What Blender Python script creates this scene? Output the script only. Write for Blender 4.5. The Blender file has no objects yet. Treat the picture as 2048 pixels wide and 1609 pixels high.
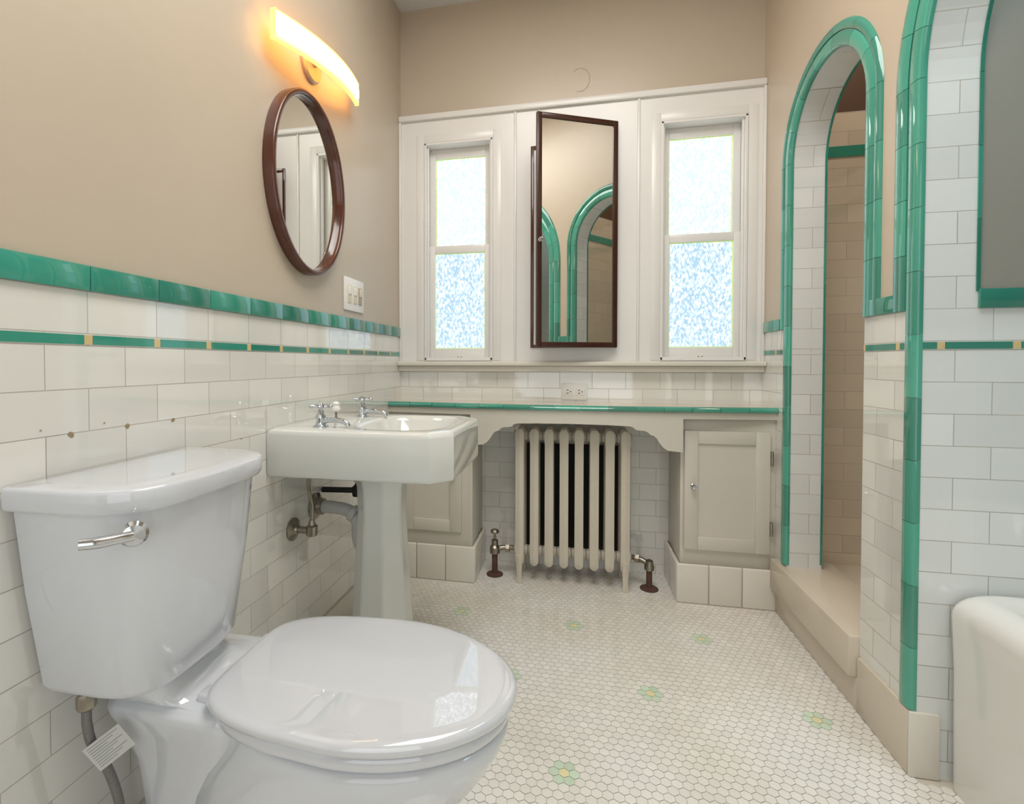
import bpy, bmesh, math, random
from math import pi, sin, cos, radians, sqrt
from mathutils import Vector, Matrix
random.seed(4)
scene = bpy.context.scene
COL = scene.collection

# ------------------------------------------------------------------ materials
def new_mat(name):
    m = bpy.data.materials.new(name); m.use_nodes = True
    nt = m.node_tree; b = nt.nodes['Principled BSDF']
    return m, nt, b

def mat(name, color, rough=.4, metal=0., coat=0., var=.04, nscale=6., bump=0., bscale=40., emis=None, estr=0., stretch=None, ior=1.5):
    m, nt, b = new_mat(name)
    N, L = nt.nodes, nt.links
    b.inputs['Roughness'].default_value = rough
    b.inputs['Metallic'].default_value = metal
    b.inputs['Coat Weight'].default_value = coat
    b.inputs['Coat Roughness'].default_value = .02
    b.inputs['IOR'].default_value = ior
    tc = N.new('ShaderNodeTexCoord')
    src = tc.outputs['Object']
    if stretch:
        mp = N.new('ShaderNodeMapping'); mp.inputs['Scale'].default_value = stretch
        L.new(src, mp.inputs[0]); src = mp.outputs[0]
    n = N.new('ShaderNodeTexNoise'); n.inputs['Scale'].default_value = nscale; n.inputs['Detail'].default_value = 4
    L.new(src, n.inputs['Vector'])
    mx = N.new('ShaderNodeMix'); mx.data_type = 'RGBA'
    mx.inputs[6].default_value = tuple(c*(1-var) for c in color)+(1,)
    mx.inputs[7].default_value = tuple(min(1, c*(1+var)) for c in color)+(1,)
    L.new(n.outputs['Fac'], mx.inputs[0]); L.new(mx.outputs[2], b.inputs['Base Color'])
    if bump > 0:
        n2 = N.new('ShaderNodeTexNoise'); n2.inputs['Scale'].default_value = bscale; n2.inputs['Detail'].default_value = 3
        L.new(src, n2.inputs['Vector'])
        bp = N.new('ShaderNodeBump'); bp.inputs['Strength'].default_value = bump; bp.inputs['Distance'].default_value = .002
        L.new(n2.outputs['Fac'], bp.inputs['Height']); L.new(bp.outputs[0], b.inputs['Normal'])
    if emis:
        b.inputs['Emission Color'].default_value = tuple(emis)+(1,)
        b.inputs['Emission Strength'].default_value = estr
    return m

TILE_C = (.81, .80, .75); GROUT = (.50, .46, .40)
PAINT = (.545, .46, .36)
def tile_mat(name, axis='Y', off=0., paint=None, zpaint=99., tile=TILE_C, rowh=.078, width=.1533, zoff=.046, liner=True, grout=GROUT, rough=.06, offset=.5):
    m, nt, b = new_mat(name)
    N, L = nt.nodes, nt.links
    tc = N.new('ShaderNodeTexCoord'); sp = N.new('ShaderNodeSeparateXYZ'); L.new(tc.outputs['Object'], sp.inputs[0])
    z = sp.outputs['Z']
    def math_(op, a, bb, c=None):
        n = N.new('ShaderNodeMath'); n.operation = op
        for i, v in enumerate((a, bb)):
            if hasattr(v, 'node'): L.new(v, n.inputs[i])
            else: n.inputs[i].default_value = v
        return n.outputs[0]
    zz = math_('SUBTRACT', z, zoff)
    if liner:
        g = math_('GREATER_THAN', z, 1.07); g = math_('MULTIPLY', g, .022); zz = math_('SUBTRACT', zz, g)
    u = math_('ADD', sp.outputs[axis], off)
    cb = N.new('ShaderNodeCombineXYZ'); L.new(u, cb.inputs[0]); L.new(zz, cb.inputs[1])
    br = N.new('ShaderNodeTexBrick'); L.new(cb.outputs[0], br.inputs['Vector'])
    br.offset = offset; br.inputs['Scale'].default_value = 1; br.inputs['Mortar Size'].default_value = .0010
    br.inputs['Mortar Smooth'].default_value = .3
    br.inputs['Brick Width'].default_value = width; br.inputs['Row Height'].default_value = rowh
    br.inputs['Color1'].default_value = tuple(c*.93 for c in tile)+(1,)
    br.inputs['Color2'].default_value = tuple(min(1, c*1.04) for c in tile)+(1,)
    nz = N.new('ShaderNodeTexNoise'); nz.inputs['Scale'].default_value = 5; nz.inputs['Detail'].default_value = 4; L.new(tc.outputs['Object'], nz.inputs['Vector'])
    gm = N.new('ShaderNodeMix'); gm.data_type = 'RGBA'
    gm.inputs[6].default_value = tuple(c*.4 for c in grout)+(1,); gm.inputs[7].default_value = tuple(min(1, c*1.4) for c in grout)+(1,)
    L.new(nz.outputs['Fac'], gm.inputs[0]); L.new(gm.outputs[2], br.inputs['Mortar'])
    col = br.outputs['Color']
    nb = N.new('ShaderNodeTexNoise'); nb.inputs['Scale'].default_value = 14; nb.inputs['Detail'].default_value = 1
    L.new(tc.outputs['Object'], nb.inputs['Vector'])
    h = math_('MULTIPLY', br.outputs['Fac'], -1.0)
    h = math_('ADD', h, math_('MULTIPLY', nb.outputs['Fac'], 1.0))
    bp = N.new('ShaderNodeBump'); bp.inputs['Strength'].default_value = .5; bp.inputs['Distance'].default_value = .0015
    L.new(h, bp.inputs['Height'])
    inv = math_('SUBTRACT', 1.0, br.outputs['Fac'])
    ct = math_('MULTIPLY', inv, 1.0)
    rg = math_('ADD', math_('MULTIPLY', br.outputs['Fac'], .6), rough)
    b.inputs['Coat Roughness'].default_value = .03
    b.inputs['Coat IOR'].default_value = 1.7
    if paint:
        gp = math_('GREATER_THAN', z, zpaint)
        ct = math_('MULTIPLY', ct, math_('SUBTRACT', 1.0, gp))
        pm = N.new('ShaderNodeMix'); pm.data_type = 'RGBA'
        pm.inputs[6].default_value = tuple(c*.94 for c in paint)+(1,); pm.inputs[7].default_value = tuple(c*1.05 for c in paint)+(1,)
        n3 = N.new('ShaderNodeTexNoise'); n3.inputs['Scale'].default_value = 2.5; n3.inputs['Detail'].default_value = 5
        L.new(tc.outputs['Object'], n3.inputs['Vector']); L.new(n3.outputs['Fac'], pm.inputs[0])
        mx = N.new('ShaderNodeMix'); mx.data_type = 'RGBA'
        L.new(gp, mx.inputs[0]); L.new(col, mx.inputs[6]); L.new(pm.outputs[2], mx.inputs[7]); col = mx.outputs[2]
        mr = N.new('ShaderNodeMix'); mr.data_type = 'FLOAT'
        L.new(gp, mr.inputs[0]); L.new(rg, mr.inputs[2]); mr.inputs[3].default_value = .34; rg = mr.outputs[0]
        n4 = N.new('ShaderNodeTexNoise'); n4.inputs['Scale'].default_value = 22; n4.inputs['Detail'].default_value = 4
        L.new(tc.outputs['Object'], n4.inputs['Vector'])
        b2 = N.new('ShaderNodeBump'); b2.inputs['Strength'].default_value = .35; b2.inputs['Distance'].default_value = .0025
        L.new(n4.outputs['Fac'], b2.inputs['Height'])
        mn = N.new('ShaderNodeMix'); mn.data_type = 'VECTOR'
        L.new(gp, mn.inputs[0]); L.new(bp.outputs[0], mn.inputs[4]); L.new(b2.outputs[0], mn.inputs[5])
        L.new(mn.outputs[1], b.inputs['Normal'])
    else:
        L.new(bp.outputs[0], b.inputs['Normal'])
    L.new(ct, b.inputs['Coat Weight'])
    L.new(col, b.inputs['Base Color']); L.new(rg, b.inputs['Roughness'])
    return m

def pane_mat(name, ca, cb, strength, p0, p1):
    m, nt, b = new_mat(name); N, L = nt.nodes, nt.links
    tc = N.new('ShaderNodeTexCoord')
    mp = N.new('ShaderNodeMapping'); mp.inputs['Rotation'].default_value = (0, radians(30), 0); mp.inputs['Scale'].default_value = (1.5, 1, .8); L.new(tc.outputs['Object'], mp.inputs[0])
    n = N.new('ShaderNodeTexNoise'); n.inputs['Scale'].default_value = 72; n.inputs['Detail'].default_value = 1.2; n.inputs['Distortion'].default_value = .6
    L.new(mp.outputs[0], n.inputs['Vector'])
    n2 = N.new('ShaderNodeTexNoise'); n2.inputs['Scale'].default_value = 6; L.new(tc.outputs['Object'], n2.inputs['Vector'])
    ad = N.new('ShaderNodeMath'); ad.operation = 'MULTIPLY_ADD'; ad.inputs[1].default_value = .12; L.new(n2.outputs['Fac'], ad.inputs[0]); L.new(n.outputs['Fac'], ad.inputs[2])
    r = N.new('ShaderNodeValToRGB'); r.color_ramp.elements[0].position = p0; r.color_ramp.elements[1].position = p1
    r.color_ramp.elements[0].color = ca+(1,); r.color_ramp.elements[1].color = cb+(1,)
    L.new(ad.outputs[0], r.inputs[0])
    L.new(r.outputs[0], b.inputs['Emission Color']); b.inputs['Emission Strength'].default_value = strength
    b.inputs['Base Color'].default_value = (.05, .06, .07, 1); b.inputs['Roughness'].default_value = .25
    bp = N.new('ShaderNodeBump'); bp.inputs['Strength'].default_value = .5; bp.inputs['Distance'].default_value = .002
    L.new(n.outputs['Fac'], bp.inputs['Height']); L.new(bp.outputs[0], b.inputs['Normal'])
    return m

def island_mat(name, color, var, rough, dirt=(1, 1, 1), coat=0.):
    m, nt, b = new_mat(name); N, L = nt.nodes, nt.links
    g = N.new('ShaderNodeNewGeometry'); mx = N.new('ShaderNodeMix'); mx.data_type = 'RGBA'
    mx.inputs[6].default_value = tuple(c*(1-var) for c in color)+(1,); mx.inputs[7].default_value = tuple(min(1, c*(1+var)) for c in color)+(1,)
    L.new(g.outputs['Random Per Island'], mx.inputs[0])
    tc = N.new('ShaderNodeTexCoord'); n = N.new('ShaderNodeTexNoise'); n.inputs['Scale'].default_value = 2.2; n.inputs['Detail'].default_value = 5
    L.new(tc.outputs['Object'], n.inputs['Vector'])
    rp = N.new('ShaderNodeValToRGB'); rp.color_ramp.elements[0].position = .35; rp.color_ramp.elements[1].position = .6
    rp.color_ramp.elements[0].color = tuple(dirt)+(1,); rp.color_ramp.elements[1].color = (1, 1, 1, 1)
    L.new(n.outputs['Fac'], rp.inputs[0])
    m2 = N.new('ShaderNodeMix'); m2.data_type = 'RGBA'; m2.blend_type = 'MULTIPLY'; m2.inputs[0].default_value = 1
    L.new(mx.outputs[2], m2.inputs[6]); L.new(rp.outputs[0], m2.inputs[7])
    L.new(m2.outputs[2], b.inputs['Base Color']); b.inputs['Roughness'].default_value = rough
    b.inputs['Coat Weight'].default_value = coat
    return m

M = {}
M['left'] = tile_mat('wall_left_finish', 'Y', off=-.745+.1533*9, paint=PAINT, zpaint=1.165)
M['right'] = tile_mat('wall_right_finish', 'Y', off=.03, paint=(.60, .49, .375), zpaint=1.165)
M['back'] = tile_mat('wall_back_finish', 'X', off=.06, paint=PAINT, zpaint=1.0)
M['jamb'] = tile_mat('jamb_tile', 'X', off=-.83+.1533*8, tile=(.78, .80, .785))
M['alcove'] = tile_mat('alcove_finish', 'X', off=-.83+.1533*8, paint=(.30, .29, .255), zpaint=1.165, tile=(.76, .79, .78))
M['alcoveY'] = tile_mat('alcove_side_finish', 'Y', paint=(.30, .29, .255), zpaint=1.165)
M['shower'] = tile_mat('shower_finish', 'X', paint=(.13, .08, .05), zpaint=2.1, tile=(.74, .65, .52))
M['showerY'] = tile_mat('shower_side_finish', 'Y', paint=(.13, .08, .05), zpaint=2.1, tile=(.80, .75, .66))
M['paint'] = mat('tan_paint', tuple(c*.86 for c in PAINT), .5, var=.05, nscale=2.5)
M['ceil'] = mat('ceiling_paint', (.70, .69, .68), .7, var=.03, bump=.2)
M['green'] = island_mat('green_glaze', (.038, .255, .185), .28, .06, (.75, .85, .85), coat=.5)
M['garch'] = island_mat('arch_green_glaze', (.070, .330, .240), .25, .06, (.8, .88, .88), coat=.5)
M['yellow'] = mat('ochre_glaze', (.66, .52, .26), .15, var=.1)
M['grout'] = mat('grout', (.50, .45, .37), .85, bump=.3)
DI = (.93, .90, .845)
M['hexw'] = island_mat('hex_white', (.85, .83, .78), .04, .11, DI)
M['hexg'] = island_mat('hex_green', (.64, .77, .61), .07, .11, DI)
M['hexy'] = island_mat('hex_yellow', (.83, .77, .47), .06, .11, DI)
M['fgrout'] = mat('floor_grout', (.60, .555, .475), .85, var=.2, nscale=9, bump=.3)
M['base'] = mat('beige_base_tile', (.68, .60, .49), .2, var=.07, nscale=5)
M['cream'] = island_mat('cream_glaze', (.76, .72, .64), .05, .1)
M['wood'] = mat('white_painted_wood', (.80, .78, .75), .26, var=.03, bump=.12, bscale=30)
M['cab'] = mat('cabinet_paint', (.66, .62, .54), .33, var=.05, bump=.12, bscale=30)
M['porc'] = mat('white_porcelain', (.67, .69, .73), .05, coat=.8, var=.01)
M['sink'] = mat('sink_porcelain', (.73, .74, .70), .08, coat=.5, var=.02)
M['seat'] = mat('seat_plastic', (.65, .665, .70), .03, coat=1., var=.01, ior=1.65)
M['tub'] = mat('tub_enamel', (.77, .76, .72), .12, coat=.4, var=.03)
M['chrome'] = mat('chrome', (.60, .62, .65), .07, metal=1, var=.02)
M['dchrome'] = mat('tarnished_chrome', (.33, .30, .25), .30, metal=1, var=.3, nscale=30)
M['mirror'] = mat('mirror_glass', (.86, .88, .86), .015, metal=1, var=0.0)
M['brown'] = mat('dark_walnut', (.050, .015, .008), .25, var=.3, nscale=10, stretch=(8, 8, 1))
M['redwood'] = mat('reddish_walnut', (.085, .023, .012), .2, coat=.4, var=.35, nscale=10, stretch=(8, 8, 1))
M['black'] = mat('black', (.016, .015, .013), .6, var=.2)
M['rad'] = mat('radiator_paint', (.68, .625, .52), .38, var=.08, bump=.25, bscale=50)
M['plastic'] = mat('white_plastic', (.86, .85, .82), .3, var=.01)
M['almond'] = mat('almond_plastic', (.74, .65, .48), .3, var=.01)
M['pvc'] = mat('grey_pvc', (.52, .52, .50), .35, var=.05)
M['hose'] = mat('braided_hose', (.22, .21, .20), .4, metal=.6, bump=1., bscale=300)
M['tag'] = mat('paper_tag', (.60, .60, .58), .7, var=.03)
M['ink'] = mat('ink', (.34, .34, .34), .7)
M['rust'] = mat('rusty_iron', (.10, .05, .035), .7, var=.4, nscale=40, bump=.5)
M['chip'] = mat('chipped_glaze', (.33, .25, .15), .8, var=.3, nscale=60)
M['bronze'] = mat('brushed_nickel', (.50, .40, .31), .45, metal=.5, var=.05)
M['glow'] = mat('glowing_shade', (1, .9, .7), .4, emis=(1, .90, .66), estr=5.)
M['glowmid'] = mat('glowing_shade_border', (1, .8, .4), .4, emis=(1, .68, .20), estr=2.4)
M['glowedge'] = mat('amber_glow', (1, .6, .1), .4, emis=(1, .44, .08), estr=3.6)
M['pane_up'] = pane_mat('obscured_glass_upper', (.205, .235, .247), (1, 1, 1), 3.9, .53, .95)
M['pane_lo'] = pane_mat('obscured_glass_lower', (.22, .335, .425), (.72, .76, .78), 2.0, .44, .86)
M['halo'] = mat('glass_edge_halo', (.62, .75, .30), .3, var=.05, emis=(.6, .9, .2), estr=.35)  # yellow-green halo round the glass, painted as a faintly glowing strip
M['sill'] = mat('warm_wood_paint', (.74, .70, .62), .35, var=.04)

# ------------------------------------------------------------------ geometry builder
class G:
    def __init__(s): s.v, s.f, s.m = [], [], []; s.T = None
    def add(s, verts, faces, mat=0):
        o = len(s.v)
        for p in verts:
            p = Vector(p)
            if s.T: p = s.T @ p
            s.v.append(p)
        for fc in faces: s.f.append([i+o for i in fc]); s.m.append(mat)
    def box(s, x0, x1, y0, y1, z0, z1, mat=0, b=0, seg=2):
        bm = bmesh.new(); bmesh.ops.create_cube(bm, size=1)
        for v in bm.verts:
            v.co = Vector(((x0+x1)/2+v.co.x*(x1-x0), (y0+y1)/2+v.co.y*(y1-y0), (z0+z1)/2+v.co.z*(z1-z0)))
        if b: bmesh.ops.bevel(bm, geom=bm.edges[:], offset=b, segments=seg, affect='EDGES', profile=.5)
        bm.verts.index_update()
        s.add([v.co.copy() for v in bm.verts], [[v.index for v in f.verts] for f in bm.faces], mat); bm.free()
    def loft(s, rings, mat=0, caps=(True, True), closed=True):
        n = len(rings[0]); vs = [p for r in rings for p in r]; fs = []
        for i in range(len(rings)-1):
            for j in range(n if closed else n-1):
                a = i*n+j; b = i*n+(j+1) % n; fs.append([a, b, b+n, a+n])
        if caps[0]: fs.append(list(range(n))[::-1])
        if caps[1]: fs.append([(len(rings)-1)*n+j for j in range(n)])
        s.add(vs, fs, mat)
    def tube(s, pts, r, n=12, mat=0, smooth=True):
        P = [Vector(p) for p in pts]
        if smooth and len(P) > 2:
            Q = []
            for i in range(len(P)-1):
                p0 = P[max(i-1, 0)]; p1 = P[i]; p2 = P[i+1]; p3 = P[min(i+2, len(P)-1)]
                for k in range(6):
                    t = k/6
                    Q.append(.5*((2*p1)+(-p0+p2)*t+(2*p0-5*p1+4*p2-p3)*t*t+(-p0+3*p1-3*p2+p3)*t**3))
            Q.append(P[-1]); P = Q
        rr = r if callable(r) else (lambda t: r)
        t0 = (P[1]-P[0]).normalized(); up = Vector((0, 0, 1)) if abs(t0.z) < .9 else Vector((1, 0, 0))
        nrm = t0.cross(up).normalized(); rings = []
        for i, p in enumerate(P):
            t = (P[min(i+1, len(P)-1)]-P[max(i-1, 0)]).normalized()
            nrm = (nrm - t*nrm.dot(t)).normalized(); bn = t.cross(nrm)
            R = rr(i/(len(P)-1))
            rings.append([p+nrm*cos(2*pi*k/n)*R+bn*sin(2*pi*k/n)*R for k in range(n)])
        s.loft(rings, mat)
    def lathe(s, c, axis, prof, n=24, mat=0):
        c = Vector(c); a = Vector(axis).normalized(); u = a.orthogonal().normalized(); w = a.cross(u)
        s.loft([[c+a*h+(u*cos(2*pi*k/n)+w*sin(2*pi*k/n))*max(r, .0003) for k in range(n)] for r, h in prof], mat)
    def done(s, name, mats, parent=None, origin=(0, 0, 0), label=None, cat=None, kind=None, sharp=35, bevel=0, group=None, recalc=True):
        me = bpy.data.meshes.new(name); O = Vector(origin)
        me.from_pydata([p-O for p in s.v], [], s.f)
        for mm in mats: me.materials.append(M[mm])
        me.polygons.foreach_set('material_index', s.m)
        if recalc:
            bm = bmesh.new(); bm.from_mesh(me); bmesh.ops.recalc_face_normals(bm, faces=bm.faces[:]); bm.to_mesh(me); bm.free()
        me.polygons.foreach_set('use_smooth', [True]*len(me.polygons))
        try: me.set_sharp_from_angle(angle=radians(sharp))
        except Exception: pass
        me.update()
        ob = bpy.data.objects.new(name, me); COL.objects.link(ob)
        tag(ob, O, parent, label, cat, kind, group)
        if bevel:
            bv = ob.modifiers.new('bevel', 'BEVEL'); bv.width = bevel; bv.segments = 2; bv.limit_method = 'ANGLE'
        return ob
WL = {}
def tag(ob, O, parent, label, cat, kind, group=None):
    O = Vector(O); WL[ob.name] = O
    if parent is not None:
        ob.parent = parent; ob.location = O-WL[parent.name]
    else: ob.location = O
    if label: ob['label'] = label
    if cat: ob['category'] = cat
    if kind: ob['kind'] = kind
    if group: ob['group'] = group
def empty(name, loc, label=None, cat=None, kind=None, parent=None, group=None):
    ob = bpy.data.objects.new(name, None); ob.empty_display_size = .1; COL.objects.link(ob)
    tag(ob, loc, parent, label, cat, kind, group); return ob

XL, XR, YB = -.868, .83, 2.44
XI = .952
YT = 1.414      # far jamb of the tub arch
CZ = 2.82; YN = -.9
# ------------------------------------------------------------------ setting
def S(g, name, mats, **k): return g.done(name, mats, kind='structure', **k)

# floor: hex mosaic
g = G()
g.box(XL-.1, XR+.02, YN-.1, 2.56, -.1, -.0014, 0); g.box(XR+.02, .93, .45, YT, -.1, -.0014, 0)
p = .0258; r = (p/2-.0006)/cos(radians(30))
flowers = [(-.444, 1.98), (.0133, 1.97), (.472, 1.955), (.2323, 1.596), (.697, 1.586), (-.2, 1.61), (-.006, 1.2416), (-.46, 1.24), (.23, .80), (-.23, .80)]
cents = []
j = 0; yy = YN
while yy < 2.53:
    x = XL + (j % 2)*p/2
    while x < (.90 if .47 < yy < 1.39 else XR+.005):
        cents.append((x, yy)); x += p
    yy += p*.8660254; j += 1
colr = {}
for fx, fy in flowers:
    c = min(cents, key=lambda q: (q[0]-fx)**2+(q[1]-fy)**2)
    for q in cents:
        d2 = (q[0]-c[0])**2+(q[1]-c[1])**2
        if d2 < 1e-8: colr[q] = 3
        elif d2 < (p*1.1)**2: colr[q] = 2
for q in cents:
    o = len(g.v)
    for k in range(6):
        a = radians(30+60*k); g.v.append(Vector((q[0]+r*cos(a), q[1]+r*sin(a), 0)))
    g.f.append([o+k for k in range(6)]); g.m.append(colr.get(q, 1))
S(g, 'floor', ['fgrout', 'hexw', 'hexg', 'hexy'], label='white hexagon mosaic floor with small green and yellow flowers', recalc=False)

g = G(); g.box(XL-.1, XR+1.2, YN-.1, 2.7, CZ, CZ+.1); S(g, 'ceiling', ['ceil'], label='off-white painted plaster ceiling')
g = G(); g.box(XL-.1, XL, YN-.1, 2.6, 0, CZ); S(g, 'wall_left', ['left'], label='tan painted wall over white subway tile wainscot')
g = G(); g.box(XL, XR+1.2, YN-.1, YN, 0, CZ); S(g, 'wall_front', ['back'], label='tan painted wall above tile')

def grid_wall(g, xs, zs, holes, y0, y1, mat=0):
    for i in range(len(xs)-1):
        for k in range(len(zs)-1):
            cx, cz = (xs[i]+xs[i+1])/2, (zs[k]+zs[k+1])/2
            if any(h[0] < cx < h[1] and h[2] < cz < h[3] for h in holes): continue
            g.box(xs[i], xs[i+1], y0, y1, zs[k], zs[k+1], mat)
WIN = [(-.734, -.387, 1.04, 2.13), (.395, .757, 1.04, 2.13)]
holes = WIN+[(-.480, .482, 0, .80)]
g = G(); grid_wall(g, [XL, -.734, -.48, -.387, .395, .482, .757, XR], [0, .80, 1.04, 2.13, CZ], holes, YB, 2.53)
g.box(-.5, .5, 2.53, 2.57, 0, .84)
S(g, 'wall_back', ['back'], label='tan painted wall above white tiled backsplash and radiator recess')

# right wall with arches
OP = [dict(y0=.45, y1=YT, zb=0., zs=1.72), dict(y0=1.644, y1=2.153, zb=.10, zs=1.80)]
g = G()
def strip(ya, za, yb, zb_, ztop):
    g.add([(XR, ya, za), (XR, yb, zb_), (XR, yb, ztop), (XR, ya, ztop)], [[0, 3, 2, 1]], 0)
    g.add([(XI, ya, za), (XI, yb, zb_), (XI, yb, ztop), (XI, ya, ztop)], [[0, 1, 2, 3]], 0)
ycur = YN
NA = 40
for o in OP:
    strip(ycur, 0, o['y0'], 0, CZ)
    R = (o['y1']-o['y0'])/2; yc = (o['y1']+o['y0'])/2
    if o['zb'] > 0: strip(o['y0'], 0, o['y1'], 0, o['zb'])
    pts = [(yc-R*cos(pi*i/NA), o['zs']+R*sin(pi*i/NA)) for i in range(NA+1)]
    for i in range(NA): strip(pts[i][0], pts[i][1], pts[i+1][0], pts[i+1][1], CZ)
    path = [(o['y0'], o['zb'])]+pts+[(o['y1'], o['zb'])]
    for i in range(len(path)-1):
        (a, b), (c, d) = path[i], path[i+1]
        g.add([(XR, a, b), (XI, a, b), (XI, c, d), (XR, c, d)], [[0, 1, 2, 3]], 1)
    if o['zb'] > 0:
        g.add([(XR, o['y0'], o['zb']), (XI, o['y0'], o['zb']), (XI, o['y1'], o['zb']), (XR, o['y1'], o['zb'])], [[0, 3, 2, 1]], 1)
    ycur = o['y1']
strip(ycur, 0, 2.6, 0, CZ)
S(g, 'wall_right', ['right', 'jamb'], label='tan and tile wall with two arched openings', recalc=False)

# rooms behind the arches
g = G()
g.box(XI, 1.75, YT, 1.46, 0, CZ, 0)
g.box(XI, 1.75, .36, .45, 0, CZ, 0)
S(g, 'wall_alcove', ['alcove'], label='tub alcove end wall, tile below grey paint')
g = G(); g.box(1.75, 1.85, .2, 1.50, 0, CZ, 0); S(g, 'wall_alcove_side', ['alcoveY'], label='tub alcove side wall')
g = G(); g.box(XI, 1.75, 2.42, 2.5, 0, CZ, 0); g.box(XI, 1.75, 1.46, 1.50, 0, CZ, 0)
g.box(XI, 1.55, 2.415, 2.421, 1.91, 1.955, 1); g.box(XI, 1.55, 1.499, 1.505, 1.91, 1.955, 1)
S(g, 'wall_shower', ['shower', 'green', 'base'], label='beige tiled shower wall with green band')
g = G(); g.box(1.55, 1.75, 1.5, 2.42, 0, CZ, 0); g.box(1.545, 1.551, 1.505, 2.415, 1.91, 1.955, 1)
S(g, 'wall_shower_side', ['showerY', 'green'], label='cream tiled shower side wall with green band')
g = G(); g.box(.93, 1.75, .45, YT, -.1, .0); g.box(XR+.02, 1.75, YT, 2.45, -.1, .0); g.box(XI, 1.55, 1.5, 2.42, 0, .15); S(g, 'floor_alcove', ['base'], label='beige tile shower and alcove floor')

# chair rail + liner
def rail(g, face, sgn, a0, a1, first, zlo=1.16, zhi=1.206, t=.008, mat=0, L=.1533, axis='Y'):
    x = first
    while x > a0: x -= L
    while x < a1:
        s, e = max(x, a0)+.0005, min(x+L, a1)-.0005
        if e-s > .006:
            lo, hi = sorted((face, face+sgn*t))
            if axis == 'Y': g.box(lo, hi, s, e, zlo, zhi, mat, .0018, 2)
            else: g.box(s, e, lo, hi, zlo, zhi, mat, .0018, 2)
        x += L
def liner(g, face, sgn, a0, a1, first, axis='Y', L=.1533):
    t = .0015; x = first
    while x > a0: x -= L
    while x < a1:
        lo, hi = sorted((face, face+sgn*t))
        for s, e, mm in ((x+.0090, x+L-.0090, 0), (x-.0080, x+.0080, 1)):
            s, e = max(s, a0), min(e, a1)
            if e-s > .003:
                if axis == 'Y': g.box(lo, hi, s, e, 1.0625, 1.0795, mm)
                else: g.box(s, e, lo, hi, 1.0625, 1.0795, mm)
        x += L
g = G(); rail(g, XL, 1, YN, 2.417, .745); S(g, 'trim_1', ['green'], label='glossy green glazed tile cap rail')
g = G(); liner(g, XL, 1, YN, 2.417, .745); S(g, 'trim_2', ['green', 'yellow'], label='thin green tile liner with small ochre squares')
g = G(); rail(g, XR, -1, YT+.052, 1.644, 1.49); rail(g, XR, -1, 2.235, 2.417, 2.26); rail(g, XR, -1, YN, .36, .2)
S(g, 'trim_3', ['garch'], label='green tile cap rail on the pier')
g = G(); liner(g, XR, -1, YT+.052, 1.644, 1.49); liner(g, XR, -1, 2.205, 2.417, 2.28); liner(g, XR, -1, YN, .40, .2)
S(g, 'trim_4', ['green', 'yellow'], label='thin green liner with ochre squares on the pier')
g = G(); rail(g, YT, -1, XI-.002, 1.75, 1.06, axis='X'); S(g, 'trim_5', ['green'], label='green tile cap rail in the tub alcove')
g = G(); liner(g, YT, -1, .838, 1.75, 1.03, axis='X'); S(g, 'trim_6', ['green', 'yellow'], label='thin green liner in the tub alcove')

def arch_trim(g, o, zb0, zb1, prof, face, sgn, legL=.1533, arcL=.115):
    R = (o['y1']-o['y0'])/2; yc = (o['y1']+o['y0'])/2; zs = o['zs']
    L1 = zs-zb1; La = pi*R; L2 = zs-zb0
    def pos(s):
        if s <= L1: return (o['y1'], zb1+s, 1, 0)
        if s <= L1+La:
            a = (s-L1)/R; return (yc+R*cos(a), zs+R*sin(a), cos(a), sin(a))
        return (o['y0'], zs-(s-L1-La), -1, 0)
    br = [0]
    for Ls, u in ((L1, legL), (La, arcL), (L2, legL)):
        n = max(1, round(Ls/u)); b0 = br[-1]
        for i in range(n): br.append(b0+Ls*(i+1)/n)
    for a, b in zip(br[:-1], br[1:]):
        rings = []
        for k in range(7):
            s = a+.0006+(b-a-.0012)*k/6; y, z, ny, nz = pos(s)
            rings.append([(face+sgn*pp, y+ny*nn, z+nz*nn) for nn, pp in prof])
        g.loft(rings)
inner = [(.002, -.008), (-.0020, -.008), (-.0025, -.002), (-.001, .005), (.006, .009), (.020, .010), (.034, .009), (.043, .004), (.044, -.002), (.02, -.002)]
outerA = [(.045, -.002), (.046, .006), (.054, .010), (.064, .010), (.072, .006), (.076, -.002)]
outerB = [(.045, -.002), (.046, .006), (.056, .010), (.080, .010), (.093, .006), (.099, -.002)]
thin = [(.002, -.006), (-.003, -.006), (-.004, .001), (-.001, .003), (.008, .003), (.010, -.002)]
g = G(); arch_trim(g, OP[1], 1.16, .23, inner, XR, -1); arch_trim(g, OP[1], 1.16, 1.16, outerA, XR, -1)
S(g, 'trim_7', ['garch'], label='rounded green glazed tile surround of the shower arch', sharp=50)
g = G(); arch_trim(g, OP[0], .165, .165, inner, XR, -1); arch_trim(g, OP[0], 1.16, 1.16, outerB, XR, -1)
S(g, 'trim_8', ['garch'], label='rounded green glazed tile surround of the tub arch', sharp=50)
g = G(); arch_trim(g, OP[1], .24, .24, thin, XI, 1); S(g, 'trim_9', ['green'], label='thin green tile edge inside the shower arch', sharp=50)
g = G(); arch_trim(g, OP[0], 1.2, 1.2, thin, XI, 1); S(g, 'trim_10', ['green'], label='thin green tile edge inside the tub arch', sharp=50)

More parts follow.
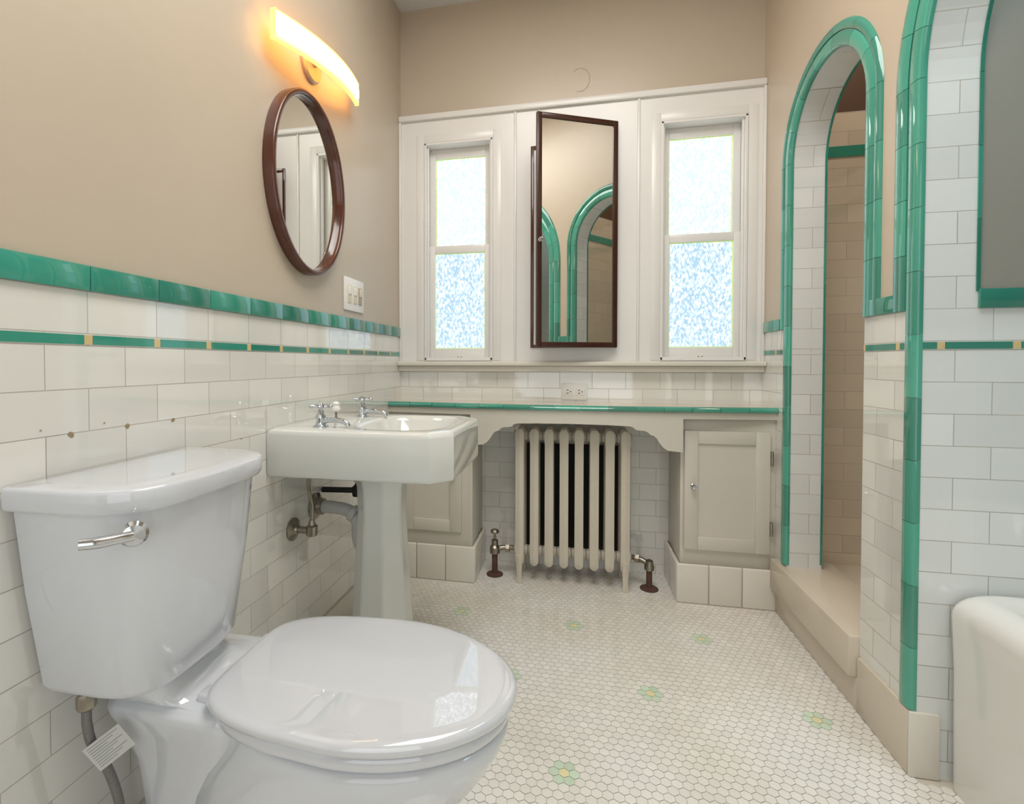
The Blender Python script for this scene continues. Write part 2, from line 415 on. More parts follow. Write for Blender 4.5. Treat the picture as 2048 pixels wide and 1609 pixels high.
# bases + curb
g = G()
g.box(XR-.008, XR+.01, YT+.003, 1.643, 0, .163, 0, .003)
g.box(XR-.006, XR+.01, 1.645, 2.245, 0, .10, 0, .003)
S(g, 'baseboard_right', ['base'], label='beige glazed base tile')
g = G(); g.box(XR-.008, .887, YT-.007, YT+.0025, 0, .163, 0, .003)
S(g, 'baseboard_alcove', ['cream'], label='cream base tile on the arch reveal')
g = G(); g.box(XL, XL+.012, YN, 2.24, 0, .12, 0, .003); S(g, 'baseboard_left', ['cream'], label='cream base tile')
g = G(); g.box(XR-.028, 1.02, 1.646, 2.243, .10, .222, 0, .005)
S(g, 'trim_11', ['base'], label='beige stone shower curb')
g = G()
for (y, z, rr_) in ((.711, .902, .006), (.824, .903, .0055), (.939, .902, .005), (.66, .916, .002), (.775, .915, .002), (1.17, .825, .003)):
    g.add([(XL+.0007, y+rr_*(.7+.5*random.random())*cos(2*pi*k/9), z+rr_*(.6+.5*random.random())*sin(2*pi*k/9)) for k in range(9)], [list(range(9))])
S(g, 'trim_15', ['chip'], label='small chips in the wall tile glaze')

# window panel boards
g = G()
grid_wall(g, [XL, -.734, -.387, .395, .757, XR], [1.03, 1.04, 2.13, 2.27], WIN, 2.419, 2.44)
for (x0, x1, z0, z1) in WIN:
    cx = .042
    for a in ((x0-cx, x0-.003, z0, z1+cx), (x1+.003, x1+cx, z0, z1+cx), (x0-.003, x1+.003, z1+.003, z1+cx)):
        g.box(a[0], a[1], 2.416, 2.42, a[2], a[3], 0, .0015)
for x in (-.2755, .296): g.box(x-.006, x+.006, 2.411, 2.42, 1.03, 2.245, 0, .003)
g.box(XL, XR, 2.402, 2.44, 2.245, 2.275, 0, .006)
g.box(XL, XL+.012, 2.406, 2.42, 1.03, 2.245, 0, .003); g.box(XR-.012, XR, 2.406, 2.42, 1.03, 2.245, 0, .003)
S(g, 'trim_12', ['wood'], label='white painted wood panelling around the windows')
g = G(); g.box(XL, XR, 2.375, 2.44, 1.012, 1.034, 0, .006, 3); g.box(XL, XR, 2.395, 2.44, .985, 1.012, 0, .005)
S(g, 'trim_13', ['sill'], label='painted wood window sill with moulding')

# windows
for i, (x0, x1, z0, z1) in enumerate(WIN):
    e = empty('window_%d' % (i+1), ((x0+x1)/2, 2.48, z0), kind='structure', label='narrow white double-hung window with obscured glass')
    c = (x0+x1)/2; o = (c, 2.48, z0)
    g = G()
    g.box(x0-.001, x0+.010, 2.412, 2.53, z0, z1); g.box(x1-.010, x1+.001, 2.412, 2.53, z0, z1)
    g.box(x0, x1, 2.412, 2.53, z1-.010, z1+.001); g.box(x0, x1, 2.412, 2.53, z0-.002, z0+.014)
    g.box(x0+.010, x0+.018, 2.43, 2.447, z0, z1); g.box(x1-.018, x1-.010, 2.43, 2.447, z0, z1)
    g.done('frame', ['wood'], e, o, bevel=.0015)
    ga, gb = x0+.044, x1-.044
    for nm, ys, za, zb_, zg0, zg1, pm in (('sash', 2.475, 1.595, z1-.010, 1.622, 2.072, 'pane_up'), ('sash', 2.450, z0+.012, 1.622, 1.10, 1.584, 'pane_lo')):
        g = G()
        g.box(x0+.011, ga, ys, ys+.025, za, zb_, 0, .002); g.box(gb, x1-.011, ys, ys+.025, za, zb_, 0, .002)
        g.box(ga, gb, ys, ys+.025, zg1, zb_, 0, .002); g.box(ga, gb, ys, ys+.025, za, zg0, 0, .002)
        if pm == 'pane_lo':
            g.box(c-.010, c-.006, ys-.001, ys+.002, 1.055, 1.059, 1); g.box(c+.006, c+.010, ys-.001, ys+.002, 1.055, 1.059, 1)
        w_ = .0035
        g.box(ga, ga+w_, ys+.009, ys+.0125, zg0, zg1, 2); g.box(gb-w_, gb, ys+.009, ys+.0125, zg0, zg1, 2)
        g.box(ga, gb, ys+.009, ys+.0125, zg0, zg0+w_, 2); g.box(ga, gb, ys+.009, ys+.0125, zg1-w_, zg1, 2)
        sh = g.done(nm, ['wood', 'black', 'halo'], e, o)
        g = G(); g.box(ga-.002, gb+.002, ys+.012, ys+.016, zg0-.002, zg1+.002)
        g.done('glass_pane', [pm], sh, o, label='backlit obscured glass pane')

# plaster patch ring
g = G(); g.tube([(.03+.045*cos(a), 2.4405, 2.375+.055*sin(a)) for a in [radians(d) for d in range(-110, 140, 15)]], .0022, 6)
S(g, 'trim_14', ['paint'], label='faint round plaster repair on the wall')

# ------------------------------------------------------------------ counter & cabinets
def bow(x): return 2.25-.065*cos(pi/2*max(-1, min(1, x/.85)))
e = empty('countertop', (0, 2.35, .80), label='long tiled countertop with green bullnose edge under the windows', cat='countertop')
xs = [XL+(XR-XL)*i/40 for i in range(41)]
g = G(); g.loft([[(x, bow(x)+.012, .812), (x, 2.4395, .812), (x, 2.4395, .838), (x, bow(x)+.012, .838)] for x in xs])
g.done('top', ['base'], e, (0, 2.35, .80))
g = G(); n = 15
for i in range(n):
    a = XL+(XR-XL)*i/n+.0008; b = XL+(XR-XL)*(i+1)/n-.0008
    rings = []
    for k in range(5):
        x = a+(b-a)*k/4; y = bow(x)
        rings.append([(x, y+.020, .819), (x, y+.004, .819), (x, y-.003, .823), (x, y-.004, .831), (x, y, .838), (x, y+.008, .842), (x, y+.022, .842)])
    g.loft(rings)
g.done('edge_tile', ['garch'], e, (0, 2.35, .80), label='green glazed bullnose edge')
xr = [(.0, .762), (.15, .760), (.24, .757), (.256, .752), (.264, .743), (.277, .740), (.300, .739), (.314, .733), (.325, .722), (.338, .718), (.350, .708), (.362, .688), (.376, .670), (.396, .656), (.457, .650)]
pts = [(-x, z) for x, z in xr[::-1]]+xr[1:]
pts = [(XL, .791), (-.4571, .791)]+pts+[(.4571, .791), (XR, .791)]
g = G(); g.loft([[(x, bow(x)+.010, z), (x, min(bow(x)+.032, 2.269), z), (x, bow(x)+.036, .814), (x, bow(x)+.010, .814)] for x, z in pts])
g.done('apron', ['cab'], e, (0, 2.35, .80), label='scalloped painted wood apron')

def cabinet(x0, x1, dx0, dx1, knobx, hingex, lab, side):
    o = ((x0+x1)/2, 2.35, 0)
    e = empty('base_cabinet', o, label=lab, cat='cabinet')
    g = G()
    if side > 0: g.box(x0+.019, x1, 2.272, 2.439, .15, .79, 0, .001); g.box(x0, x0+.021, 2.272, 2.529, .0, .79, 0, .001)
    else: g.box(x0, x1-.019, 2.272, 2.439, .15, .79, 0, .001); g.box(x1-.021, x1, 2.272, 2.529, .0, .79, 0, .001)
    g.done('body', ['cab'], e, o)
    g = G(); a0, a1 = (x0-.018, x1) if side > 0 else (x0, x1+.018)
    n = 3; g.box(a0+.004, a1-.004, 2.25, 2.271, 0, .160, 1)
    for i in range(n):
        a = a0+(a1-a0)*i/n; b = a0+(a1-a0)*(i+1)/n
        g.box(a+.001, b-.001, 2.242, 2.256, .0, .168, 0, .006, 3)
    sx = a0 if side > 0 else a1-.016
    for ya, yb in ((2.258, 2.40), (2.402, 2.528)): g.box(sx, sx+.016, ya, yb, 0, .168, 0, .005, 3)
    g.done('plinth', ['cream', 'grout'], e, o, label='glazed cream tile plinth')
    g = G(); z0, z1 = .228, .738; st = .055; y = 2.257
    g.box(dx0, dx0+st, y, 2.271, z0, z1, 0, .002); g.box(dx1-st, dx1, y, 2.271, z0, z1, 0, .002)
    g.box(dx0+st, dx1-st, y, 2.271, z0, z0+st, 0, .002); g.box(dx0+st, dx1-st, y, 2.271, z1-st, z1, 0, .002)
    g.box(dx0+st-.002, dx1-st+.002, y+.008, 2.271, z0+st-.002, z1-st+.002)
    d = g.done('door', ['cab'], e, o, label='recessed panel cabinet door')
    g = G(); g.lathe((knobx, y, .50), (0, -1, 0), [(.010, 0), (.006, .003), (.005, .012), (.011, .018), (.012, .023), (.008, .029), (0, .030)], 16)
    g.done('knob', ['chrome'], d, o)
    for hz in (.335, .63):
        g = G(); g.tube([(hingex, y-.001, hz-.03), (hingex, y-.001, hz+.03)], .005, 10, smooth=False); g.box(hingex-.008, hingex+.008, y+.001, y+.008, hz-.028, hz+.028)
        g.done('hinge', ['dchrome'], d, o)
cabinet(.458, XR, .472, .806, .506, .811, 'white painted cabinet with glass knob and tiled plinth', 1)
cabinet(XL, -.458, -.80, -.51, -.545, -.805, 'white painted cabinet behind the pedestal sink', -1)

# ------------------------------------------------------------------ radiator
RO = (0, 2.385, 0)
e = empty('radiator', RO, label='old cream painted cast-iron column radiator in tiled recess', cat='radiator')
def hexr(cx, cy, z, rx, ry): return [(cx+rx*cos(radians(60*k+30)), cy+ry*sin(radians(60*k+30)), z) for k in range(6)]
g = G()
for cy in (2.315, 2.385, 2.455):
    g.loft([hexr(0, cy, z, a, b) for z, a, b in ((.078, .010, .008), (.090, .021, .016), (.112, .0225, .018), (.16, .0225, .018), (.64, .0225, .018), (.675, .0240, .021), (.706, .0235, .019), (.720, .012, .010))])
g.box(-.013, .013, 2.315, 2.455, .655, .705, 0, .006); g.box(-.012, .012, 2.315, 2.455, .10, .14, 0, .006)
for z in (.678, .125): g.lathe((-.034, 2.385, z), (1, 0, 0), [(.018, 0), (.024, .004), (.024, .064), (.018, .068)], 16)
sec = g.done('radiator_section', ['rad'], e, (0, 2.385, 0))
sec.location.x = -.24
for i in range(1, 8):
    c = sec.copy(); c.location.x = -.24+.068*i; COL.objects.link(c); c.parent = e
for x in (-.24, .236):
    for y in (2.300, 2.460):
        g = G(); g.loft([hexr(x, y, z, a, b) for z, a, b in ((0, .017, .019), (.01, .018, .02), (.03, .012, .014), (.08, .015, .017), (.13, .014, .018))])
        g.done('foot', ['rad'], e, RO)
g = G(); g.tube([(-.365, 2.36, 0), (-.365, 2.36, .12)], .014, 12, 1, False); g.tube([(-.365, 2.36, .12), (-.33, 2.37, .13), (-.27, 2.385, .128)], .012)
g.lathe((-.365, 2.36, .10), (0, 0, 1), [(.014, 0), (.024, .006), (.024, .035), (.016, .045), (.016, .07), (.006, .075), (.006, .10), (.019, .104), (.021, .112), (.016, .12), (0, .122)], 14)
g.lathe((-.365, 2.36, .0), (0, 0, 1), [(.04, 0), (.04, .004), (.02, .012)], 20, 1)
g.lathe((-.315, 2.372, .128), (1, 0, 0), [(.014, 0), (.02, .002), (.02, .02), (.014, .022)], 6)
g.done('valve', ['dchrome', 'rust'], e, RO, label='aged brass radiator valve with handle')
g = G(); g.tube([(.345, 2.35, 0), (.345, 2.35, .09)], .013, 12, 0, False)
g.lathe((.345, 2.35, .0), (0, 0, 1), [(.04, 0), (.04, .004), (.02, .012)], 20)
g.lathe((.345, 2.35, .085), (0, 0, 1), [(.014, 0), (.021, .003), (.022, .022), (.017, .032), (.017, .044), (.008, .05), (0, .052)], 14, 1)
g.tube([(.345, 2.35, .112), (.31, 2.365, .126), (.265, 2.385, .128)], .012, 12, 1)
g.lathe((.285, 2.374, .128), (1, -.3, 0), [(.014, 0), (.02, .002), (.02, .02), (.014, .022)], 6, 1)
g.done('pipe', ['rust', 'dchrome'], e, RO, label='rusty iron pipe with tarnished elbow')
g = G(); g.box(-.225, .280, 2.512, 2.529, .10, .62, 0, .002)  # black sheet added to darken the gaps between the columns
g.done('dark_backing', ['black'], label='black sheet behind the radiator', cat='heat shield', origin=(.025, 2.52, .1))

# ------------------------------------------------------------------ outlet / switch
g = G(); o = (.009, 2.436, .887)
g.box(-.052, .070, 2.432, 2.4395, .850, .927, 0, .002)
e = g.done('wall_outlet', ['plastic'], None, o, 'white four-slot outlet in the tiled backsplash', 'outlet')
for cx in (-.018, .036):
    g = G(); g.box(cx-.020, cx+.020, 2.4300, 2.433, .872, .905, 0, .001)
    for dz in (-.007, .007): g.box(cx-.009, cx+.001, 2.4292, 2.431, .8885+dz-.0016, .8885+dz+.0016, 1)
    g.box(cx+.007, cx+.012, 2.4292, 2.431, .886, .891, 1)
    g.done('socket', ['plastic', 'black'], e, o)
o = (XL, 1.862, 1.30)
g = G(); g.box(XL, XL+.007, 1.78, 1.955, 1.235, 1.365, 0, .002)
e = g.done('light_switch', ['plastic'], None, o, 'white three-gang switch plate on tan wall', 'light switch')
for cy, mm in ((1.817, 1), (1.867, 1), (1.917, 2)):
    g = G(); g.box(XL+.006, XL+.010, cy-.016, cy+.016, 1.265, 1.335, mm, .0015)
    g.box(XL+.0095, XL+.013, cy-.012, cy+.012, 1.298, 1.33, 0 if mm < 2 else 1, .001)
    g.done('switch', ['plastic', 'almond', 'bronze'], e, o)

# ------------------------------------------------------------------ medicine cabinet
o = (0, 2.40, 1.10)
e = empty('medicine_cabinet', o, 'tall mirrored medicine cabinet with dark wood frame, ajar', 'cabinet')
g = G()
for a in ((-.200, -.185, 1.10, 2.07), (.185, .200, 1.10, 2.07), (-.185, .185, 1.10, 1.115), (-.185, .185, 2.05, 2.07)):
    g.box(a[0], a[1], 2.412, 2.419, a[2], a[3], 0, .001)
g.box(-.19, .19, 2.415, 2.419, 1.11, 2.06, 1)
g.done('body', ['redwood', 'wood'], e, o)
DA = 25.4; W = .397
T = Matrix.Translation((.205-.399*cos(radians(DA)), 2.385-.399*sin(radians(DA)), 0)) @ Matrix.Rotation(radians(DA), 4, 'Z')
g = G(); g.T = T; z0, z1 = 1.098, 2.138; fw = .024
g.box(0, fw, 0, .018, z0, z1, 0, .003); g.box(W-fw, W, 0, .018, z0, z1, 0, .003)
g.box(fw-.001, W-fw+.001, 0, .018, z0, z0+fw, 0, .003); g.box(fw-.001, W-fw+.001, 0, .018, z1-fw, z1, 0, .003)
g.box(.01, W-.01, .010, .017, z0+.01, z1-.01, 0)
d = g.done('door', ['brown'], e, o, label='dark wood framed mirror door standing ajar')
g = G(); g.T = T; g.box(fw-.003, W-fw+.003, .006, .0105, z0+fw-.003, z1-fw+.003); g.done('mirror', ['mirror'], d, o)
g = G(); g.T = T; g.lathe((.013, 0, 1.573), (0, -1, 0), [(.008, 0), (.005, .003), (.005, .012), (.010, .017), (.011, .022), (.007, .027), (0, .028)], 12); g.done('knob', ['chrome'], d, o)

# ------------------------------------------------------------------ oval mirror
o = (XL, 1.495, 1.615); yc, zc, A, B = 1.500, 1.613, .229, .294
e = empty('wall_mirror', o, 'oval wall mirror with dark walnut frame above the sink', 'mirror')
g = G(); prof = [(0, .001), (0, .030), (-.002, .034), (-.005, .036), (-.014, .036), (-.018, .032), (-.019, .022), (-.020, .008), (-.020, .001)]
rings = []
for k in range(73):
    a = 2*pi*k/72; rings.append([(XL+pp, yc+(A+n)*cos(a), zc+(B+n)*sin(a)) for n, pp in prof])
g.loft(rings, caps=(False, False)); g.done('frame', ['redwood'], e, o, sharp=60)
g = G(); g.loft([[(XL+x, yc+(A-.018)*cos(2*pi*k/72), zc+(B-.018)*sin(2*pi*k/72)) for k in range(72)] for x in (.002, .012)])
g.done('mirror', ['mirror'], e, o)

# ------------------------------------------------------------------ wall light
o = (XL, 1.555, 2.05)
e = empty('wall_light', o, 'lit curved frosted glass vanity light on round nickel plate', 'wall lamp')
g = G(); g.lathe((XL, 1.535, 2.03), (1, 0, 0), [(.060, 0), (.060, .010), (.054, .016), (0, .017)], 36)
g.tube([(XL+.012, 1.535, 2.03), (XL+.035, 1.535, 2.035)], .014, smooth=False)
g.done('backplate', ['bronze'], e, o, label='round brushed nickel backplate')
def sh(t, dz, dx):
    return (XL+.035+.035*(1-t*t)+dx, 1.545+.275*t, 2.030+.045*t+dz)
TS = [-1+2*i/24 for i in range(25)]
g = G(); H = .037
g.loft([[sh(t, -H, 0), sh(t, -H, .010), sh(t, -H*.4, .015), sh(t, H*.4, .015), sh(t, H, .010), sh(t, H, 0)] for t in TS])
for s in (-1, 1):
    g.loft([[sh(t, s*H*.80, .0095), sh(t, s*H*.80, .0150), sh(t, s*(H+.0005), .0125), sh(t, s*(H+.0005), .0095)] for t in TS], 1)
g.done('shade', ['glow', 'glowmid'], e, o, label='glowing frosted glass shade')
g = G()
for s in (-1, 1): g.loft([[sh(t, s*(H+.001), -.001), sh(t, s*(H+.001), .012), sh(t, s*(H+.005), .012), sh(t, s*(H+.005), -.001)] for t in TS])
g.loft([[sh(t, -H, -.003), sh(t, -H, -.001), sh(t, H, -.001), sh(t, H, -.003)] for t in TS])  # glowing band added on the shade back for orange light on the wall
for t in (-1, 1): g.loft([[sh(t+dt, -H-.006, -.002), sh(t+dt, -H-.006, .013), sh(t+dt, H+.006, .013), sh(t+dt, H+.006, -.002)] for dt in (-.012, .012)])
g.done('rim', ['glowedge'], e, o, label='amber glowing shade rim and added back band')

# ------------------------------------------------------------------ pedestal sink
SO = (-.606, 1.515, 0)
e = empty('pedestal_sink', SO, 'white porcelain pedestal sink with two chrome taps', 'sink')
cx, cy = -.515, 1.515
def outpoly(i, ch=.055):
    x0, x1, y0, y1 = XL+.002, -.322-i, 1.28+i, 1.75-i
    return [(x0, y0), (x1-ch, y0), (x1, y0+ch), (x1, y1-ch), (x1-ch, y1), (x0, y1)]
def ray(poly, a):
    dx, dy = cos(a), sin(a); best = None
    for k in range(len(poly)):
        (x1, y1), (x2, y2) = poly[k], poly[(k+1) % len(poly)]
        ex, ey = x2-x1, y2-y1; den = dx*ey-dy*ex
        if abs(den) < 1e-9: continue
        t = ((x1-cx)*ey-(y1-cy)*ex)/den; u = ((x1-cx)*dy-(y1-cy)*dx)/den
        if t > 0 and -1e-6 <= u <= 1+1e-6 and (best is None or t < best): best = t
    return (cx+dx*best, cy+dy*best)
angs = sorted(set([round(2*pi*k/96-pi, 5) for k in range(96)]+[round(math.atan2(y-cy, x-cx), 5) for x, y in outpoly(0)]))
def O_(i, z): return [ray(outpoly(i), a)+(z,) for a in angs]
def E_(a_, b_, z, n=3., ox=0):
    out = []
    for a in angs:
        rr = 1/((abs(cos(a))/a_)**n+(abs(sin(a))/b_)**n)**(1/n); out.append((cx+ox+rr*cos(a), cy+rr*sin(a), z))
    return out
g = G()
g.loft([E_(.07, .07, .67, 2, -.09), E_(.13, .16, .685, 3, -.04), O_(.03, .694), O_(.010, .696), O_(.003, .700), O_(0, .708), O_(0, .820), O_(.002, .829), O_(.006, .834), O_(.014, .837),
        E_(.150, .186, .837), E_(.144, .180, .834), E_(.136, .172, .822), E_(.120, .155, .775), E_(.085, .115, .738), E_(.02, .02, .730, 2)])
g.done('basin', ['sink'], e, SO, label='rectangular basin with clipped front corners')
g = G()
def octr(z, r, rx=1): return [(-.606+r*rx*cos(radians(22.5+45*k)), 1.515+r*sin(radians(22.5+45*k)), z) for k in range(8)]
g.loft([octr(0, .118), octr(.05, .118), octr(.07, .108), octr(.20, .099), octr(.40, .087), octr(.55, .079), octr(.63, .082), octr(.66, .09), octr(.70, .098)])
g.done('pedestal', ['sink'], e, SO, sharp=20, bevel=.006, label='tapering octagonal pedestal')
def faucet(x, y):
    g = G(); z = .836
    g.lathe((x, y, z), (0, 0, 1), [(.023, 0), (.023, .004), (.015, .009), (.013, .020), (.015, .025), (.015, .034), (.010, .042), (.009, .050), (.006, .054), (.006, .060)], 20)
    g.tube([(x+.008, y, z+.019), (x+.035, y, z+.023), (x+.070, y, z+.020), (x+.086, y, z+.011), (x+.088, y, z+.005)], lambda t: .0085-.002*t, 12)
    f = g.done('faucet', ['chrome'], e, SO, label='chrome basin tap')
    g = G(); zh = z+.063
    g.lathe((x, y, zh-.008), (0, 0, 1), [(.008, 0), (.011, .004), (.011, .014), (.007, .018), (0, .019)], 14)
    for k in range(4):
        a = radians(25+90*k); dx, dy = cos(a), sin(a)
        g.lathe((x+dx*.008, y+dy*.008, zh), (dx, dy, 0), [(.0045, 0), (.004, .012), (.0065, .018), (.007, .022), (.005, .026), (0, .027)], 10)
    g.done('handle', ['chrome'], f, SO, label='chrome cross handle')
faucet(-.734, 1.352); faucet(-.729, 1.640)
g = G(); g.lathe((-.742, 1.465, .836), (0, 0, 1), [(.008, 0), (.006, .004), (.004, .02), (.004, .04)], 12); g.lathe((-.742, 1.465, .872), (0, 0, 1), [(.006, 0), (.014, .006), (.014, .012), (.010, .018), (.012, .026), (.007, .032), (0, .033)], 16, 1)
g.done('drain_knob', ['dchrome', 'plastic'], e, SO, label='pop-up drain rod with white knob')
g = G(); g.lathe((XL+.003, 1.553, .535), (1, 0, 0), [(.045, 0), (.045, .004), (.028, .014), (.028, .03)], 20, 1)
g.tube([(XL+.01, 1.553, .535), (-.80, 1.55, .535), (-.735, 1.54, .53), (-.70, 1.53, .50), (-.695, 1.525, .45), (-.68, 1.52, .42), (-.655, 1.515, .42), (-.64, 1.515, .45), (-.64, 1.515, .60)], .021, 14)
g.lathe((-.725, 1.538, .527), (.8, -.1, -.4), [(.022, 0), (.029, .003), (.029, .022), (.022, .025)], 12)
g.done('drain_trap', ['pvc', 'dchrome'], e, SO, label='grey plastic drain trap')
g = G()
g.lathe((XL+.002, 1.414, .50), (1, 0, 0), [(.036, 0), (.036, .004), (.016, .014), (.013, .02)], 20)
g.tube([(XL+.01, 1.414, .50), (-.80, 1.414, .50)], .011, smooth=False)
g.lathe((-.80, 1.414, .485), (0, 0, 1), [(.016, 0), (.018, .004), (.018, .03), (.012, .034), (.008, .05)], 12)
g.tube([(-.80, 1.414, .53), (-.80, 1.414, .58), (-.795, 1.39, .63), (-.78, 1.36, .67), (-.765, 1.352, .70)], .006, 10)
g.done('supply_pipe', ['dchrome'], e, SO, label='tarnished stop valve and supply pipe')
g = G()
g.tube([(XL+.005, 1.60, .58), (-.72, 1.60, .585)], .010, smooth=False); g.lathe((-.73, 1.60, .565), (0, 0, 1), [(.018, 0), (.02, .01), (.02, .03), (.01, .04), (.006, .055)], 12)
for k in range(2):
    a = radians(10+90*k); g.tube([(-.73-.035*cos(a), 1.60-.035*sin(a), .628), (-.73+.035*cos(a), 1.60+.035*sin(a), .628)], .006, 8, smooth=False)
g.tube([(-.73, 1.60, .62), (-.73, 1.62, .67), (-.73, 1.64, .70)], .006, 10)
g.done('supply_pipe', ['black'], e, SO, label='black stop valve with cross handle')

# ------------------------------------------------------------------ toilet
TO = (-.55, .83, 0)
e = empty('toilet', TO, 'white porcelain two-piece toilet with closed lid', 'toilet')
toilet = e
def dring(xb, xs, xf, yc, hw, z, n=3.8, N=40):
    pts = [(xb, yc-hw, z)]
    for k in range(N+1):
        a = -pi/2+pi*k/N; ca, sa = max(cos(a), 0), sin(a)
        pts.append((xs+(xf-xs)*ca**(2/n), yc+hw*(abs(sa)**(2/n))*(1 if sa > 0 else -1), z))
    pts.append((xb, yc+hw, z)); return pts
yT = .786
g = G()
g.loft([dring(-.84, -.81, -.70, yT, .10, .474), dring(-.85, -.81, -.672, yT, .128, .480), dring(-.855, -.81, -.662, yT, .138, .495), dring(-.857, -.81, -.646, yT, .162, .66), dring(-.857, -.81, -.637, yT, .177, .80)])
g.done('tank', ['porc'], e, TO, label='tapered porcelain tank')
g = G(); yL = yT
g.loft([dring(-.858, -.81, -.632, yL, .182, .797), dring(-.860, -.81, -.624, yL, .188, .800), dring(-.860, -.81, -.621, yL, .191, .806), dring(-.860, -.81, -.621, yL, .191, .830), dring(-.860, -.81, -.6225, yL, .1895, .8345), dring(-.858, -.81, -.627, yL, .185, .837), dring(-.84, -.80, -.66, yL, .15, .838)])
g.done('tank_lid', ['porc'], e, TO, sharp=50, label='thick rounded tank lid')
g = G(); n_ = Vector((.72, -.69, 0)).normalized(); c0 = Vector((-.648, .624, .774)); tdir = Vector((-.69, -.72, 0))
g.lathe(c0-n_*.004, n_, [(.008, 0), (.008, .010), (.017, .012), (.0195, .017), (.015, .024), (0, .026)], 24)
pc = c0+n_*.021
g.tube([pc+tdir*.0, pc+tdir*.02+Vector((0, 0, -.001)), pc+tdir*.045+n_*.003+Vector((0, 0, -.001)), pc+tdir*.064+n_*.002+Vector((0, 0, 0))], lambda t: .0085-.002*abs(t-.6), 12)
g.done('flush_lever', ['chrome'], e, TO, label='chrome flush lever')
yS = .857
def egg(xb, xf, hw, z, yc=yS, N=96, back=.22, nb=3.6):
    xm = xb+.49*(xf-xb); out = []
    for k in range(N):
        a = 2*pi*k/N; c, s_ = cos(a), sin(a)
        if c >= 0: x = xm+(xf-xm)*c; y = hw*s_
        else:
            q = 2/nb; x = xm-(xm-xb)*abs(c)**q; t = (xm-x)/(xm-xb)
            y = hw*(abs(s_)**(q if nb < 4 else .36))*(1 if s_ > 0 else -1)*(1-back*t**1.8)
        out.append((x, yc+y, z))
    return out
NB = 6.
g = G()
g.loft([egg(-.56, -.16, .12, .39, nb=NB), egg(-.615, -.114, .167, .402, nb=NB), egg(-.62, -.110, .171, .406, nb=NB), egg(-.62, -.106, .175, .412, nb=NB), egg(-.62, -.106, .175, .424, nb=NB), egg(-.615, -.112, .170, .430, nb=NB)])
g.done('seat', ['seat'], e, TO, sharp=50, label='white plastic seat')
g = G()
g.loft([egg(-.61, -.115, .166, .4345, nb=NB), egg(-.627, -.100, .181, .4365, nb=NB), egg(-.632, -.095, .186, .440, nb=NB), egg(-.634, -.093, .188, .447, nb=NB), egg(-.632, -.095, .186, .4535, nb=NB), egg(-.627, -.100, .181, .4575, nb=NB), egg(-.618, -.108, .173, .4592, nb=NB), egg(-.60, -.124, .158, .4600, nb=NB), egg(-.53, -.20, .09, .4604, nb=NB), egg(-.43, -.29, .03, .4605, nb=NB)])
g.done('lid', ['seat'], e, TO, sharp=60, label='glossy white closed lid')
g = G()
R_ = [(0, -.78, -.33, .125, .84), (.02, -.78, -.33, .125, .84), (.06, -.77, -.325, .112, .84), (.12, -.76, -.30, .108, .845), (.18, -.74, -.255, .118, .85), (.25, -.71, -.195, .140, .853), (.31, -.67, -.148, .160, .856), (.36, -.63, -.118, .172, .857), (.390, -.61, -.108, .177, .857), (.402, -.605, -.112, .173, .857), (.402, -.58, -.15, .14, .857)]
g.loft([egg(a, b, h, z, yc, back=.28) for z, a, b, h, yc in R_])
def rr(x0, x1, y0, y1, z, r=.03, N=8):
    out = []
    for cx_, cy_, a0 in ((x1-r, y1-r, 0), (x0+r, y1-r, 90), (x0+r, y0+r, 180), (x1-r, y0+r, 270)):
        for k in range(N+1):
            a = radians(a0+90*k/N); out.append((cx_+r*cos(a), cy_+r*sin(a), z))
    return out
g.loft([rr(-.80, -.58, .755, .935, 0, .05), rr(-.80, -.58, .760, .93, .20, .05), rr(-.81, -.57, .750, .95, .30, .05), rr(-.825, -.56, .735, .968, .36, .05), rr(-.835, -.56, .724, .980, .395, .04), rr(-.836, -.563, .722, .982, .408, .04), rr(-.835, -.570, .727, .976, .418, .04), rr(-.835, -.59, .735, .965, .4215, .04),
        rr(-.835, -.640, .735, .950, .424, .04), rr(-.835, -.675, .725, .930, .430, .04), rr(-.835, -.690, .71, .905, .450, .04), rr(-.835, -.695, .70, .885, .480, .04)])
g.done('bowl', ['porc'], e, TO, sharp=80, label='porcelain bowl and base with trapway')
for yy in (.770, .945):
    g = G(); g.box(-.655, -.620, yy-.016, yy+.016, .416, .438, 0, .005, 3)
    g.done('hinge', ['seat'], e, TO)
# supply hose
HO = (-.80, .67, .15)
g = G(); g.tube([(-.80, .675, .455), (-.80, .675, .42), (-.795, .680, .38), (-.785, .700, .32), (-.78, .715, .25), (-.79, .72, .19), (-.815, .72, .14), (-.83, .72, .12)], .0075, 12)
e = g.done('supply_hose', ['hose'], toilet, HO, label='braided grey supply hose')
g = G(); g.lathe((-.80, .675, .446), (0, 0, 1), [(.012, 0), (.015, .003), (.015, .022), (.012, .028)], 8); g.done('nut', ['dchrome'], e, HO)
g = G(); g.lathe((XL+.013, .72, .12), (1, 0, 0), [(.03, 0), (.03, .004), (.012, .01), (.012, .04), (.016, .042), (.016, .06)], 16)
g.done('valve', ['dchrome'], e, HO)
g = G(); g.T = Matrix.Translation((-.772, .688, .372)) @ Matrix.Rotation(radians(45), 4, 'Z') @ Matrix.Rotation(radians(-28), 4, 'Y')
g.box(-.026, .030, -.0006, .0006, -.026, .026, 0)
for k in range(9): g.box(-.022, .025-.010*(k % 3), -.0010, -.0004, .020-.0050*k, .0212-.0050*k, 1)
g.done('tag', ['tag', 'ink'], e, HO, label='small white printed paper tag')

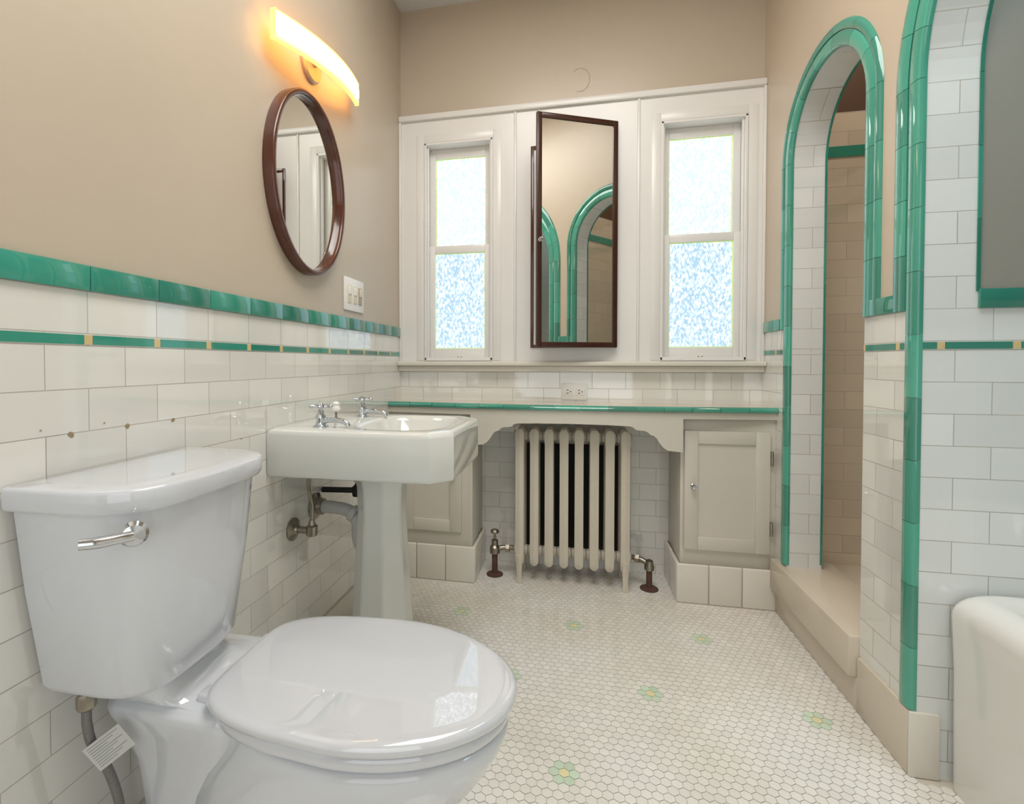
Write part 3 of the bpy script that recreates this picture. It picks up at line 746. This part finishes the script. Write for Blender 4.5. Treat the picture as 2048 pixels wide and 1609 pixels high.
# ------------------------------------------------------------------ bathtub
BO = (1.3, .9, 0)
e = empty('bathtub', BO, 'cream enamel built-in bathtub under tiled arch', 'bathtub')
def tr(x0, x1, y0, y1, z, r): return rr(x0, x1, y0, y1, z, r, 10)
g = G(); x0, x1, y0, y1 = .890, 1.748, .455, YT-.009
rt = [tr(x0+.010, x1, y0, y1, 0, .03), tr(x0+.006, x1, y0, y1, .30, .03), tr(x0+.002, x1, y0, y1, .38, .03)]
for k in range(8):
    a = pi/2*k/7; i_ = .055*(1-cos(a)); rt.append(tr(x0+i_, x1-i_*.5, y0+i_*.5, y1-i_*.4, .425+.055*sin(a), .03+i_*.5))
g.loft(rt+[tr(x0+.085, x1-.06, y0+.07, y1-.07, .476, .08), tr(x0+.10, x1-.075, y0+.09, y1-.09, .46, .09), tr(x0+.13, x1-.10, y0+.14, y1-.12, .25, .1), tr(x0+.18, x1-.15, y0+.2, y1-.18, .12, .1)])
g.done('tub', ['tub'], e, BO, sharp=50)

# ------------------------------------------------------------------ lights
def area(name, loc, rot, sx, sy, power, color):
    l = bpy.data.lights.new(name, 'AREA'); l.shape = 'RECTANGLE'; l.size = sx; l.size_y = sy; l.energy = power; l.color = color
    o = bpy.data.objects.new(name, l); o.location = loc; o.rotation_euler = rot; COL.objects.link(o); return o
area('ceiling_fill', (.0, .9, 2.78), (0, 0, 0), .9, 1.3, 31, (1, .97, .93))  # added overhead fill for the room, no fitting behind it
area('alcove_fill', (1.35, .9, 2.78), (0, 0, 0), .5, .8, 10, (.72, .92, 1))  # cool light added for the daylight tone in the alcove, source unseen
area('shower_fill', (1.25, 1.9, 2.78), (0, 0, 0), .3, .3, 4.5, (1, .88, .76))  # warm fill added to brighten the shower interior
area('rear_fill', (.0, YN+.03, 1.3), (radians(90), 0, 0), 1.3, 1.8, 9.5, (.84, .92, 1))  # added fill from behind the camera, there is no door opening here
w = bpy.data.worlds.new('world'); scene.world = w; w.use_nodes = True
w.node_tree.nodes['Background'].inputs[0].default_value = (.6, .75, .9, 1); w.node_tree.nodes['Background'].inputs[1].default_value = .6

# ------------------------------------------------------------------ camera
cam = bpy.data.cameras.new('camera'); co = bpy.data.objects.new('camera', cam); COL.objects.link(co)
co.location = (0, 0, 1.03); co.rotation_euler = (radians(90-1.1), 0, radians(11.8))
cam.sensor_width = 36; cam.lens = 990/2048*36; cam.shift_x = .042; cam.shift_y = -.0295; cam.clip_start = .02
scene.camera = co
try: scene.view_settings.view_transform = 'Standard'
except Exception: pass
